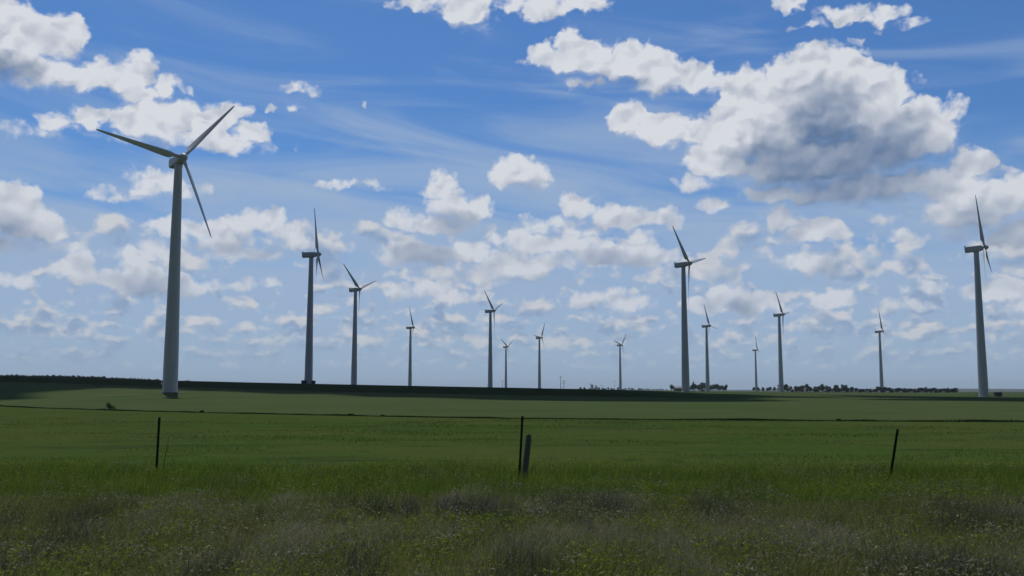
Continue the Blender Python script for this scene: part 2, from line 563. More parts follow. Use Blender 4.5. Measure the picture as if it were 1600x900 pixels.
# pale young crop beyond the field margin
crop = g.mix(g.mapr(nb, 0.3, 0.7), (0.058, 0.088, 0.032, 1), (0.072, 0.099, 0.040, 1))
crop = g.mix(g.mapr(ns, 0.45, 0.7, 0.0, 0.4), crop, (0.042, 0.066, 0.024, 1))
rowv = g.math('MULTIPLY_ADD', px_, 0.30, py_)
rw = g.math('SINE', g.math('MULTIPLY', g.math('ADD', rowv, g.math('MULTIPLY', nm, 0.8)), 2.4))
crop = g.mix(g.mapr(rw, -0.2, 1.0, 0.0, 0.22), crop, (0.036, 0.056, 0.020, 1))
fleck = g.noise(g.vec('MULTIPLY', pos, (0.35, 0.9, 1.0)), 1.0, 5, 0.7)
crop = g.mix(g.mapr(fleck, 0.55, 0.75, 0.0, 0.5), crop, (0.090, 0.100, 0.055, 1))
past = g.mix(g.mapr(fleck, 0.54, 0.70, 0.0, 0.6), past, (0.082, 0.092, 0.032, 1))
line = g.math('MULTIPLY_ADD', g.math('MULTIPLY', px_, px_), 0.00495, g.math('MULTIPLY_ADD', px_, -0.453, 80.0))
wob = g.math('MULTIPLY', g.math('SUBTRACT', nm, 0.5), 2.0)
mc = g.mapr(g.math('ADD', g.math('SUBTRACT', py_, line), wob), -0.4, 0.4)
c = g.mix(mc, past, crop)
# cloud shade on the rise, also darkened into the ground colour
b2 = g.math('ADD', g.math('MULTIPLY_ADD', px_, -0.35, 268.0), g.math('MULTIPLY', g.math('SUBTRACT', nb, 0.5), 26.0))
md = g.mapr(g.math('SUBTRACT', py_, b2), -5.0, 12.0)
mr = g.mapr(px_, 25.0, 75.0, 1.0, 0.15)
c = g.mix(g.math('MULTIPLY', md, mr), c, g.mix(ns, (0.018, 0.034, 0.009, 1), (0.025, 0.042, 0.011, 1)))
# bare brownish track edge beside the big turbine
bx = g.math('ABSOLUTE', g.math('SUBTRACT', g.math('MULTIPLY_ADD', px_, -0.9, py_), 342.5))
bare = g.math('MULTIPLY', g.mapr(g.math('MULTIPLY_ADD', nm, 3.0, bx), 1.5, 5.0, 0.75, 0.0), g.math('MULTIPLY', g.mapr(px_, -109.0, -105.0), g.mapr(px_, -94.0, -100.0)))
c = g.mix(bare, c, (0.15, 0.12, 0.085, 1))
# far plain: pale and dark fields
far = g.mapr(py_, 1200.0, 1500.0)
vf = g.noise(g.vec('MULTIPLY', pos, (0.0011, 0.0022, 0.0)), 1.0, 2, 0.5)
c = g.mix(far, c, g.mix(g.mapr(vf, 0.47, 0.53), (0.025, 0.042, 0.018, 1), (0.055, 0.065, 0.035, 1)))
hgt = g.math('MULTIPLY_ADD', nf, 0.5, nm)
near = g.mapr(py_, 60.0, 400.0, 1.0, 0.1)
rough = g.mix(g.mapr(nm, 0.4, 0.6), (0.075, 0.100, 0.022, 1), (0.100, 0.100, 0.045, 1))
c = g.mix(g.mapr(py_, 19.0, 26.0, 1.0, 0.0), c, rough)
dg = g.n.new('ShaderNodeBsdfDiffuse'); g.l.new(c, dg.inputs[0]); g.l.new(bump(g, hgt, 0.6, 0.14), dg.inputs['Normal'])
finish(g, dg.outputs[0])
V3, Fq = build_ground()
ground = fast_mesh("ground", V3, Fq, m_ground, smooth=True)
tag(ground, None, None, kind='structure')

# ================================================================== air: far things fade a little to blue
m_haze = bpy.data.materials.new("air"); m_haze.use_nodes = True
ht = m_haze.node_tree
for n in list(ht.nodes):
    ht.nodes.remove(n)
pv = ht.nodes.new('ShaderNodeVolumePrincipled')
pv.inputs['Color'].default_value = (0.78, 0.89, 0.98, 1)
pv.inputs['Density'].default_value = HAZE
pv.inputs['Anisotropy'].default_value = 0.2
ho = ht.nodes.new('ShaderNodeOutputMaterial'); ht.links.new(pv.outputs[0], ho.inputs['Volume'])
bmh = bmesh.new()
add_box(bmh, (0, 0, 28.0), (26000, 26000, 130.0))
haze = bm_obj("haze", bmh, m_haze)
tag(haze, "thin bluish air that pales the farthest trees and hills", "haze", None, 'stuff')

# ================================================================== clouds overhead, out of the picture, that shade the rise
m_cloud, g = new_mat("cloud_white")
tr = g.n.new('ShaderNodeBsdfTranslucent'); tr.inputs[0].default_value = (0.6, 0.63, 0.68, 1)
df = g.n.new('ShaderNodeBsdfDiffuse'); df.inputs[0].default_value = (0.88, 0.89, 0.9, 1)
mx = g.n.new('ShaderNodeMixShader'); mx.inputs[0].default_value = 0.3
g.l.new(df.outputs[0], mx.inputs[1]); g.l.new(tr.outputs[0], mx.inputs[2])
finish(g, mx.outputs[0])
CLOUD_H = 900.0
OFFX = CLOUD_H / math.tan(SUN_EL) * math.sin(SUN_AZ); OFFY = CLOUD_H / math.tan(SUN_EL) * math.cos(SUN_AZ)

def cloud_mesh(name, blobs, seed):
    """blobs: x, y, radius of the shade each lump throws on the ground"""
    rr = random.Random(seed)
    bm = bmesh.new()
    for (x, y, r) in blobs:
        mat = Matrix.Translation((x + OFFX, y + OFFY, CLOUD_H)) @ Matrix.Diagonal((1, 1, 0.45, 1))
        bmesh.ops.create_icosphere(bm, subdivisions=4, radius=r, matrix=mat)
    from mathutils import noise as mn
    for v in bm.verts:
        n = mn.fractal(v.co / 28.0, 0.9, 2.1, 4)
        dv = n * 9.0
        d = Vector((v.co.x, v.co.y, v.co.z)) - Vector((0, 0, CLOUD_H))
        v.co += v.normal * dv if v.normal.length > 0 else Vector((0, 0, 0))
        if v.co.z < CLOUD_H - 12:
            v.co.z = CLOUD_H - 12 + (v.co.z - CLOUD_H + 12) * 0.2
    o = bm_obj(name, bm, m_cloud, smooth=True)
    tag(o, None, None, kind='structure')
    return o

shade1 = [(-175, 215, 62), (-235, 300, 110), (-150, 345, 62), (-95, 345, 60), (-52, 322, 52), (-12, 292, 48), (22, 262, 44), (38, 222, 26), (-60, 400, 80), (20, 360, 70), (-160, 430, 100), (70, 300, 28), (-300, 180, 90), (-20, 460, 90)]
cloud_mesh("cumulus_cloud", shade1, 3)
shade2 = [(128, 232, 38), (160, 260, 50), (175, 310, 60), (150, 350, 35), (120,205,20)]
cloud_mesh("cumulus_cloud", shade2, 5)

# ================================================================== wind turbines
def paint_mat(name, colr, rough=0.42, streak=0.12):
    m, g = new_mat(name)
    tcn = g.n.new('ShaderNodeTexCoord')
    p = g.vec('MULTIPLY', tcn.outputs['Object'], (1.2, 1.2, 0.10))
    n1 = g.noise(p, 1.0, 4, 0.6)
    n2 = g.noise(tcn.outputs['Object'], 0.35, 3, 0.5)
    f = g.math('MULTIPLY', g.mapr(g.math('MULTIPLY_ADD', n2, 0.5, n1), 0.7, 1.0), streak * 3)
    cc = g.mix(f, (*colr, 1), (colr[0] * 0.72, colr[1] * 0.71, colr[2] * 0.68, 1))
    finish(g, principled(g, cc, rough, 0.4))
    return m
m_tower = paint_mat("tower_paint", (0.50, 0.51, 0.51))
m_nac = paint_mat("nacelle_paint", (0.50, 0.51, 0.52), 0.4)
m_blade = paint_mat("blade_paint", (0.62, 0.63, 0.64), 0.35, 0.06)
m_dark, g = new_mat("dark_metal"); finish(g, principled(g, g.mix(g.noise(geo_pos(g), 3.0, 3, 0.5), (0.018, 0.022, 0.02, 1), (0.03, 0.038, 0.032, 1)), 0.6, 0.3))
m_conc, g = new_mat("concrete"); finish(g, principled(g, g.mix(g.noise(geo_pos(g), 1.5, 5, 0.6), (0.10, 0.10, 0.09, 1), (0.2, 0.19, 0.175, 1)), 0.9, 0.1))
m_white, g = new_mat("white_sheet"); finish(g, principled(g, g.mix(g.noise(geo_pos(g), 0.5, 3, 0.5), (0.72, 0.73, 0.74, 1), (0.82, 0.82, 0.82, 1)), 0.5, 0.3))

HUB = 65.0; RAD = 23.7
def make_tower_mesh():
    bm = bmesh.new()
    rings = [((0, 0, -0.3), 2.12), ((0, 0, 0.25), 2.12)]
    rings += [((0, 0, 0.251), 2.02), ((0, 0, 6), 1.98), ((0, 0, 12), 1.92)]
    def rad(z):
        return np.interp(z, [0, 12, 21, 42, 63.6], [2.02, 1.92, 1.76, 1.42, 1.05])
    for zf in (21.3, 42.6):
        rings += [((0, 0, zf - 0.12), rad(zf)), ((0, 0, zf - 0.119), rad(zf) + 0.035), ((0, 0, zf + 0.12), rad(zf) + 0.035), ((0, 0, zf + 0.121), rad(zf))]
    rings += [((0, 0, 52), rad(52)), ((0, 0, 63.2), rad(63.2)), ((0, 0, 63.21), 1.2), ((0, 0, 63.7), 1.2)]
    rings.sort(key=lambda q: q[0][2])
    add_rings(bm, rings, 40)
    return bm

def make_nacelle():
    bm = bmesh.new()
    # cross sections along x: (x, half width, z bottom, z top)
    secs = [(-4.6, 1.0, -0.95, 1.35), (-4.45, 1.2, -1.15, 1.5), (-3.9, 1.25, -1.25, 1.5), (-1.5, 1.3, -1.3, 1.42), (1.0, 1.3, -1.3, 1.32), (2.0, 1.2, -1.2, 1.2), (2.55, 0.95, -0.95, 0.98)]
    L = []
    for (x, w, zb, zt) in secs:
        pts = []
        zc = (zb + zt) / 2; h = (zt - zb) / 2
        for i in range(24):
            t = 2 * math.pi * i / 24
            e = 0.42
            cx = math.copysign(abs(math.cos(t)) ** e, math.cos(t)) * w
            cz = math.copysign(abs(math.sin(t)) ** e, math.sin(t)) * h + zc
            pts.append(bm.verts.new((x, cx, cz)))
        L.append(pts)
    for a, b in zip(L, L[1:]):
        for i in range(24):
            bm.faces.new((a[i], a[(i + 1) % 24], b[(i + 1) % 24], b[i]))
    bm.faces.new(L[0][::-1]); bm.faces.new(L[-1])
    return bm

def make_hub():
    bm = bmesh.new()
    prof = [(2.57, 0.92), (2.7, 1.12), (3.1, 1.22), (3.7, 1.2), (4.2, 1.02), (4.7, 0.68), (5.0, 0.36), (5.1, 0.05)]
    L = [[bm.verts.new((x, r * math.cos(2 * math.pi * i / 24), r * math.sin(2 * math.pi * i / 24))) for i in range(24)] for (x, r) in prof]
    for a, b in zip(L, L[1:]):
        for i in range(24):
            bm.faces.new((a[i], a[(i + 1) % 24], b[(i + 1) % 24], b[i]))
    bm.faces.new(L[0][::-1]); bm.faces.new(L[-1])
    return bm

def make_blade():
    bm = bmesh.new()
    #        r     chord  thick  twist  flat(0 round..1 airfoil)
    secs = [(0.9, 1.02, 1.02, 0, 0), (1.6, 1.0, 1.0, 0, 0), (2.3, 1.0, 0.95, 14, 0.1), (2.8, 1.25, 0.85, 15, .6), (3.3, 1.85, 0.74, 15, .9), (4.2, 2.1, 0.62, 14, 1), (6, 1.95, 0.48, 11, 1), (9, 1.66, 0.36, 7, 1),
            (12, 1.38, 0.28, 4, 1), (15, 1.14, 0.21, 2, 1), (18, 0.90, 0.155, 1, 1), (21, 0.68, 0.11, 0, 1), (22.8, 0.50, 0.08, 0, 1), (23.5, 0.30, 0.05, 0, 1), (RAD, 0.08, 0.02, 0, 1)]
    n = 20
    L = []
    for (r, c, t, tw, fl) in secs:
        a = math.radians(tw + 30)
        pts = []
        for i in range(n):
            th = 2 * math.pi * i / n
            u = math.cos(th); w = math.sin(th)
            # leading edge at u=+1; thickness shaped like an airfoil
            shp = w * ((1 - fl) + fl * (0.35 + 0.65 * (0.5 + 0.5 * u) ** 0.8))
            y = c * (u * 0.5 - 0.18 * fl)
            x = t * 0.5 * shp
            pts.append(bm.verts.new((x * math.cos(a) + y * math.sin(a), -x * math.sin(a) + y * math.cos(a), r)))
        L.append(pts)
    for a, b in zip(L, L[1:]):
        for i in range(n):
            bm.faces.new((a[i], a[(i + 1) % n], b[(i + 1) % n], b[i]))
    bm.faces.new(L[0][::-1]); bm.faces.new(L[-1])
    return bm

def make_turbine():
    root = empty("wind_turbine", (0, 0, 0))
    bmf = bmesh.new()
    add_rings(bmf, [((0, 0, -1.2), 3.2), ((0, 0, 0.02), 3.2), ((0, 0, 0.14), 3.05), ((0, 0, 0.16), 2.4)], 40)
    bm_obj("foundation", bmf, m_conc, root)
    tw = bm_obj("tower", make_tower_mesh(), m_tower, root, smooth=True, autos=30)
    # service door with steps, on the side away from the rotor
    bmd = bmesh.new()
    add_box(bmd, (-2.03, 0, 1.75), (0.12, 0.85, 2.1), 0.05)
    dr = bm_obj("door", bmd, m_nac, tw)
    bms = bmesh.new()
    for k_ in range(4):
        add_box(bms, (-2.35 - 0.26 * k_, 0, 0.66 - 0.16 * k_), (0.26, 1.0, 0.05))
    for sy_ in (-0.52, 0.52):
        add_box(bms, (-2.75, sy_, 0.40), (1.15, 0.04, 0.12), 0, Matrix.Rotation(0, 3, 'X'))
        add_box(bms, (-3.1, sy_, 0.55), (0.05, 0.05, 1.1)); add_box(bms, (-2.3, sy_, 0.9), (0.05, 0.05, 1.3))
        add_box(bms, (-2.7, sy_, 1.35), (1.0, 0.045, 0.045), 0, Matrix.Rotation(0, 3, 'X'))
    bm_obj("steps", bms, m_dark, tw)
    nac = bm_obj("nacelle", make_nacelle(), m_nac, root, smooth=True, autos=35)
    nac.location = (0, 0, HUB)
    bmv = bmesh.new()
    add_box(bmv, (-4.30, 0, 1.66), (0.5, 1.9, 0.34), 0.06)
    bm_obj("cooler", bmv, m_nac, nac)
    bmv = bmesh.new()
    add_rings(bmv, [((-3.6, 0.5, 1.4), 0.05), ((-3.6, 0.5, 2.3), 0.035)], 8)
    add_box(bmv, (-3.6, 0.5, 2.3), (0.4, 0.05, 0.05)); add_box(bmv, (-3.6, 0.5, 2.34), (0.05, 0.35, 0.05))
    bm_obj("wind_vane", bmv, m_dark, nac)
    bm_obj("hub", make_hub(), m_nac, root, smooth=True).location = (0, 0, HUB)
    bl = None
    for k_ in range(3):
        if bl is None:
            bl = bm_obj("blade", make_blade(), m_blade, root, smooth=True, autos=50)
        else:
            b2_ = bl.copy(); col.objects.link(b2_)
    return root

TILT = Matrix.Rotation(math.radians(-5), 4, 'Y')
def set_rotor(root, thetas):
    i = 0
    for ch in root.children:
        base = ch.name.split('.')[0]
        if base == 'blade':
            ch.matrix_parent_inverse = Matrix.Identity(4)
            ch.matrix_local = Matrix.Translation((0, 0, HUB)) @ TILT @ Matrix.Translation((3.35, 0, 0)) @ Matrix.Rotation(math.radians(thetas[i] - 90), 4, 'X')
            i += 1
        elif base in ('nacelle', 'hub'):
            ch.matrix_local = Matrix.Translation((0, 0, HUB)) @ TILT

#  base column, base row, hub row, yaw from facing the camera, blade angles, label
TURB = [
 (265.5, 612, 250, 20, (170, 50, -70), "largest and nearest white wind turbine, blades spread wide, at far left of the field"),
 (482.0, 598, 398, 84, (95, -25, -145), "tall turbine with one blade straight up, dark boxes at its foot, second from left"),
 (553.0, 600, 452.5, 57, (140, 20, -100), "turbine with V-shaped upper blades on the crest, third from left"),
 (640.5, 602, 512, 72, (113, -7, -127), "small slender turbine with an upright leaning blade, fourth from left, alone on the crest"),
 (766.0, 605, 486, 68, (140, 20, -100), "V-bladed turbine just left of the tiny turbine near the middle of the crest"),
 (790.5, 606, 542, 60, (150, 30, -90), "tiny far turbine close to the right of a taller one, above the middle fence post"),
 (843.0, 607, 528, 65, (176, 56, -64), "far turbine with one blade up and one low right, above right of middle fence posts"),
 (969.5, 608, 539.5, 62, (166, 46, -74), "small far turbine standing alone between the utility poles and the farm trees"),
 (1071.5, 614, 413, 66, (133, 13, -107), "tall near turbine beside the farm shed and tree clump, right of centre"),
 (1106.0, 613, 509.5, 70, (115, -5, -125), "slimmer turbine rising from the round tree clump, right of the tall near one"),
 (1182.0, 613, 547, 78, (100, -20, -140), "smallest turbine, on the horizon at the left end of the tree row"),
 (1221.0, 616, 492, 75, (128, 8, -112), "turbine in front of the tree row with one long blade up and one down"),
 (1378.0, 612, 518, 72, (100, -20, -140), "thin far turbine rising behind the low hedge at right"),
 (1537.0, 618, 388, 85, (103, -22, -138), "tall near turbine at far right with a dark transformer box beside it"),
]
tproto = make_turbine()
TPOS = []
for i, (bpx, brow, hrow, psi, th, lab) in enumerate(TURB):
    root = tproto if i == 0 else copy_tree(tproto)
    sx, sy, _ = ray_dir(bpx, brow)
    _, hv = sky_uv(bpx, hrow); hv /= 1500
    d = 400.0
    for _k in range(60):
        d = 0.5 * d + 0.5 * (gz(sx * d, sy * d) + HUB) / hv
    x, y = sx * d, sy * d
    z = gz(x, y)
    az = math.atan2(x, y)
    root.location = (x, y, z)
    root.rotation_euler = (0, 0, math.radians(psi - 90) - az)
    set_rotor(root, th)
    tag(root, lab, "wind turbine", "white wind turbines across the fields")
    TPOS.append((x, y, z))
    # predicted row of the base
    tv = z / d
    # invert: v from tan(el) at this azimuth
    print("turbine", i, "d=%.0f z=%.2f" % (d, z), "base row ~%.1f (want %.0f)" % (610 - 1500 * z / y, brow))

# white lamp box on the nearest tower and transformer boxes at the feet
def transformer(x, y, w, dpt, h, rz, label):
    root = empty("transformer_box", (x, y, gz(x, y)), rz)
    bm = bmesh.new(); add_box(bm, (0, 0, 0.0), (w + 0.4, dpt + 0.4, 0.3), 0.02)
    bm_obj("pad", bm, m_conc, root)
    bm = bmesh.new(); add_box(bm, (0, 0, 0.155 + h / 2), (w, dpt, h), 0.05)
    add_box(bm, (0, 0, 0.155 + h + 0.05), (w + 0.12, dpt + 0.12, 0.1), 0.03)
    b = bm_obj("cabinet", bm, m_dark, root)
    bm = bmesh.new()
    for s_ in (-1, 1):
        add_box(bm, (s_ * w * 0.24, -dpt / 2 - 0.012, 0.155 + h * 0.5), (w * 0.44, 0.03, h * 0.84), 0.008)
    bm_obj("doors", bm, m_dark, root)
    bm = bmesh.new()
    for k_ in range(8):
        add_box(bm, (w / 2 + 0.12, -dpt * 0.35 + dpt * 0.1 * k_, 0.155 + h * 0.5), (0.24, 0.03, h * 0.7), 0)
    bm_obj("cooling_fins", bm, m_dark, root)
    tag(root, label, "transformer", "transformer boxes at the turbine feet")
    return root

def beside(px, row, depth):
    return at_depth(px, row, depth)

x, y, z = at_depth(1559, 617, TPOS[13][1] + 4)
transformer(x, y, 2.7, 1.8, 1.7, 0.1, "dark green transformer box right of the tall turbine at far right")
x, y, z = at_depth(474.5, 598, TPOS[1][1] - 3)
transformer(x, y, 2.2, 1.6, 1.5, 0.1, "dark box at left foot of the second turbine from left")
x, y, z = at_depth(489.5, 598, TPOS[1][1] - 3)
transformer(x, y, 1.7, 1.6, 1.5, 0.1, "dark box at right foot of the second turbine from left")
x, y, z = at_depth(1098, 613, TPOS[9][1] - 6)
transformer(x, y, 3.0, 2.0, 1.8, 0.1, "dark box left of the slim turbine that rises from the tree clump")

# small white lamp box on the left flank of the nearest tower
_tw = [c_ for c_ in tproto.children if c_.name.startswith('tower')][0]
_w = Vector((-math.cos(math.atan2(TPOS[0][0], TPOS[0][1])), math.sin(math.atan2(TPOS[0][0], TPOS[0][1])), 0))
_l = Matrix.Rotation(-tproto.rotation_euler.z, 3, 'Z') @ _w
bm = bmesh.new(); add_box(bm, (_l.x * 2.12, _l.y * 2.12, 2.5), (0.42, 0.42, 0.55), 0.06)
bm_obj("lamp_box", bm, m_white, _tw)

# ================================================================== trees
def foliage_mat(name, c1, c2, sc=0.5, trans=0.3):
    m, g = new_mat(name)
    p = geo_pos(g)
    n1 = g.noise(p, sc, 3, 0.6)
    cc = g.mix(g.mapr(n1, 0.35, 0.65), (*c1, 1), (*c2, 1))
    d_ = g.n.new('ShaderNodeBsdfDiffuse'); g.l.new(cc, d_.inputs[0])
    t_ = g.n.new('ShaderNodeBsdfTranslucent'); g.l.new(g.mulc(cc, (1.0, 1.15, 0.5, 1)), t_.inputs[0])
    a_ = g.n.new('ShaderNodeMixShader'); a_.inputs[0].default_value = trans
    g.l.new(d_.outputs[0], a_.inputs[1]); g.l.new(t_.outputs[0], a_.inputs[2])
    finish(g, a_.outputs[0])
    return m
m_leaf = foliage_mat("tree_leaves", (0.035, 0.060, 0.024), (0.065, 0.095, 0.036), 0.35)
m_leaf_hedge = foliage_mat("hedge_leaves", (0.022, 0.036, 0.018), (0.038, 0.056, 0.026), 0.2, 0.15)
m_bush = foliage_mat("bush_leaves", (0.022, 0.040, 0.016), (0.040, 0.060, 0.024), 1.5)
m_bark, g = new_mat("bark"); finish(g, principled(g, g.mix(g.noise(geo_pos(g), 2.0, 4, 0.6), (0.05, 0.042, 0.034, 1), (0.10, 0.088, 0.07, 1)), 0.9, 0.1))

def leaf_cloud(blobs, n, size, seed):
    """leaf faces spread through a few overlapping lumps -> verts, quads"""
    r_ = np.random.default_rng(seed)
    b = np.array(blobs, dtype=float)                 # cx cy cz rx rz
    w = b[:, 3] ** 2 * b[:, 4]; w /= w.sum()
    k_ = r_.choice(len(b), n, p=w)
    d = r_.normal(size=(n, 3)); d /= np.linalg.norm(d, axis=1)[:, None]
    rad = r_.random(n) ** 0.42 * (1 + 0.12 * r_.normal(size=n))
    c_ = b[k_, :3] + d * rad[:, None] * np.stack([b[k_, 3], b[k_, 3], b[k_, 4]], -1)
    nn = r_.normal(size=(n, 3)); nn /= np.linalg.norm(nn, axis=1)[:, None]
    t = np.cross(nn, r_.normal(size=(n, 3))); t /= np.linalg.norm(t, axis=1)[:, None]
    s_ = np.cross(nn, t)
    sz = size * (0.6 + 0.8 * r_.random(n))[:, None]
    V3 = np.stack([c_ - t * sz, c_ - s_ * sz * 0.7, c_ + t * sz, c_ + s_ * sz * 0.7], 1).reshape(-1, 3)
    Fq = np.arange(4 * n).reshape(-1, 4)
    return V3, Fq

def make_tree(name, h, wdt, seed, mat=None, n=900, leaf=0.33):
    r_ = random.Random(seed)
    root = empty(name, (0, 0, 0))
    bm = bmesh.new()
    tip = h * 0.72
    def limb(p0, p1, r0, r1):
        d_ = (p1 - p0); L_ = d_.length
        M_ = Matrix.Translation((p0 + p1) / 2) @ d_.to_track_quat('Z', 'Y').to_matrix().to_4x4()
        bmesh.ops.create_cone(bm, cap_ends=True, segments=8, radius1=r0, radius2=r1, depth=L_, matrix=M_)
    p = Vector((0, 0, -0.2)); pts = [p]
    for k_ in range(4):
        p = p + Vector((r_.uniform(-.06, .06) * h, r_.uniform(-.06, .06) * h, tip / 4)); pts.append(p)
    for k_ in range(4):
        limb(pts[k_], pts[k_ + 1], 0.035 * h * (1 - k_ * .2), 0.035 * h * (1 - (k_ + 1) * .2))
    blobs = []
    nl = r_.randint(6, 9)
    for k_ in range(nl):
        a_ = 2 * math.pi * k_ / nl + r_.uniform(-.4, .4)
        zz = h * r_.uniform(0.34, 0.82)
        rr_ = wdt * 0.5 * r_.uniform(0.35, 0.75) * (1.25 - zz / h)
        q = Vector((math.cos(a_) * rr_, math.sin(a_) * rr_, zz))
        base = pts[1] if zz < h * .5 else pts[2]
        limb(base, q, 0.013 * h, 0.005 * h)
        blobs.append((q.x, q.y, q.z, wdt * r_.uniform(0.18, 0.30), h * r_.uniform(0.12, 0.2)))
    blobs.append((pts[4].x, pts[4].y, h * 0.82, wdt * 0.22, h * 0.17))
    bm_obj("trunk", bm, m_bark, root, smooth=True)
    V3, Fq = leaf_cloud(blobs, n, leaf, seed)
    fast_mesh("crown", V3, Fq, mat or m_leaf, root)
    return root

rt = random.Random(11)
def plant_group(protos, spots, label, cat, group, hs=1.0):
    used = set()
    for i, (px, row, depth, sc) in enumerate(spots):
        k_ = i % len(protos)
        if k_ in used:
            o = copy_tree(protos[k_])
        else:
            o = protos[k_]; used.add(k_)
        x, y, z = at_depth(px, row, depth)
        o.location = (x, y, z - 0.1); o.scale = (sc, sc, sc * rt.uniform(0.9, 1.1)); o.rotation_euler = (0, 0, rt.uniform(0, 6.28))
        tag(o, label, cat, group)

def protos(kind, count, h, w, seed, **k):
    return [make_tree(kind, h * rt.uniform(0.9, 1.1), w * rt.uniform(0.9, 1.1), seed + i * 7, **k) for i in range(count)]

# round clump behind the tall turbine (heights in metres at 1040 m: one photo pixel is 0.69 m)
dep = 1040
sp = []
for k_ in range(15):
    px = 1080 + 55 * k_ / 14 + rt.uniform(-1.5, 1.5)
    prof = 0.72 + 0.38 * math.exp(-((px - 1101) / 14.0) ** 2) + 0.14 * math.exp(-((px - 1124) / 9.0) ** 2)
    sp.append((px, 612, dep + rt.uniform(-14, 14), prof * rt.uniform(0.92, 1.08)))
plant_group(protos("round_tree", 4, 8.6, 8.0, 100, n=1000, leaf=0.36), sp, "bushy dark tree in the round clump behind the tall turbine right of centre", "tree", "trees of the round farm clump")
sp = [(1049.5, 612, dep, .85), (1053, 612, dep + 10, .72), (1068, 612, dep + 14, .7), (1062, 612, dep + 16, .8)]
plant_group(protos("round_tree", 2, 7.0, 7.0, 140, n=800, leaf=0.36), sp, "low dark tree beside the grey farm shed left of the tall turbine", "tree", "trees around the farm shed")
o = make_tree("narrow_tree", 11.0, 3.2, 155, n=900, leaf=0.3)
x, y, z = at_depth(1082.5, 612, dep - 18); o.location = (x, y, z)
tag(o, "tall narrow dark tree just right of the tall turbine's foot", "tree")

# tree row behind the turbine at 1220
sp = []
for k_ in range(26):
    px = 1180 + 156 * k_ / 25 + rt.uniform(-2, 2)
    big = 0.70 if px < 1212 else (1.0 if px < 1326 else 0.75)
    sp.append((px, 613, 900 + rt.uniform(-12, 12), big * rt.uniform(0.78, 1.12)))
plant_group(protos("row_tree", 4, 6.6, 6.0, 200, n=900, leaf=0.32), sp, "dark leafy tree in the long row behind the turbine right of centre", "tree", "trees in the long row")
# low hedge running on to the right
sp = []
for k_ in range(46):
    px = 1232 + 262 * k_ / 45 + rt.uniform(-1.5, 1.5)
    sp.append((px, 615, 800 + rt.uniform(-6, 6), rt.uniform(0.85, 1.15) * (0.8 if px < 1370 else 1.0)))
hp = protos("hedge_tree", 3, 4.4, 5.6, 260, n=700, leaf=0.30, mat=m_leaf_hedge)
plant_group(hp, sp, "low near-black bushy tree in the hedge under the thin far turbine", "tree", "low trees of the hedge line")
# windbreak along the horizon at the left
sp = []
for k_ in range(110):
    px = -30 + 272 * k_ / 109 + rt.uniform(-1.5, 1.5)
    zt_ = np.interp(px, [-30, 60, 110, 180, 215, 245], [25.5, 24.2, 23.4, 20.6, 19.0, 17.4]) / 1500 * 700
    zg_ = at_depth(px, 590, 700)[2]
    sp.append((px, 590, 700 + rt.uniform(-10, 10), max(0.25, (zt_ - zg_) / 8.6) * rt.uniform(0.92, 1.06)))
sp += [(243, 590, 700, .42), (247, 590, 705, .46), (293, 592, 700, .42), (287, 592, 700, .34), (298, 592, 705, .36)]
plant_group(protos("windbreak_tree", 4, 8.6, 8.0, 300, n=600, leaf=0.42, mat=m_leaf_hedge), sp, "tiny dark tree of the windbreak along the crest at far left", "tree", "trees of the left windbreak")
# low far trees between the utility poles and the shed
sp = []
for k_ in range(40):
    px = 905 + 136 * k_ / 39 + rt.uniform(-2, 2)
    sp.append((px, 609, 1500 + rt.uniform(-25, 25), rt.uniform(0.32, 0.62) * (1.1 if px < 1000 else 0.8)))
plant_group(protos("far_tree", 3, 6.5, 8.5, 400, n=500, leaf=0.5), sp, "low far tree on the horizon between the utility poles and the farm shed", "tree", "low far trees on the horizon")

# ================================================================== farm buildings and poles
m_shed, g = new_mat("weathered_siding")
pw = g.vec('MULTIPLY', geo_pos(g), (3.0, 3.0, 0.3))
finish(g, principled(g, g.mix(g.noise(pw, 1.0, 3, 0.6), (0.11, 0.105, 0.10, 1), (0.20, 0.19, 0.18, 1)), 0.85, 0.1))
m_roof, g = new_mat("grey_roof"); finish(g, principled(g, g.mix(g.noise(geo_pos(g), 1.0, 3, 0.6), (0.20, 0.21, 0.22, 1), (0.28, 0.29, 0.30, 1)), 0.5, 0.3))
def shed(name, x, y, w, dpt, h, rh, rz, label, wallm, roofm, door=True):
    root = empty(name, (x, y, gz(x, y)), rz)
    bm = bmesh.new()
    vs_ = [bm.verts.new(v) for v in [(-w/2, -dpt/2, -.3), (w/2, -dpt/2, -.3), (w/2, dpt/2, -.3), (-w/2, dpt/2, -.3), (-w/2, -dpt/2, h), (w/2, -dpt/2, h), (w/2, dpt/2, h), (-w/2, dpt/2, h), (-w/2, 0, h + rh), (w/2, 0, h + rh)]]
    for f in [(0, 1, 5, 4), (2, 3, 7, 6), (3, 0, 4, 8, 7), (1, 2, 6, 9, 5), (0, 3, 2, 1)]:
        bm.faces.new([vs_[i] for i in f])
    bm_obj("wall", bm, wallm, root)
    bm = bmesh.new()
    e = 0.35; t = 0.12
    for s_ in (-1, 1):
        sl = math.atan2(rh, dpt / 2); L_ = math.hypot(rh, dpt / 2) + e
        M_ = Matrix.Rotation(-s_ * sl, 3, 'X')
        cy = s_ * (dpt / 4 + e / 2 * math.cos(sl)); cz = h + rh / 2 - e / 2 * math.sin(sl) + 0.10
        add_box(bm, (0, cy, cz), (w + 0.7, L_, t), 0, M_)
    bm_obj("roof", bm, roofm, root)
    if door:
        bm = bmesh.new(); add_box(bm, (-w * 0.12, -dpt / 2 - 0.04, h * 0.4), (w * 0.3, 0.08, h * 0.8), 0.01)
        bm_obj("door", bm, m_dark, root)
    tag(root, label, "building")
    return root
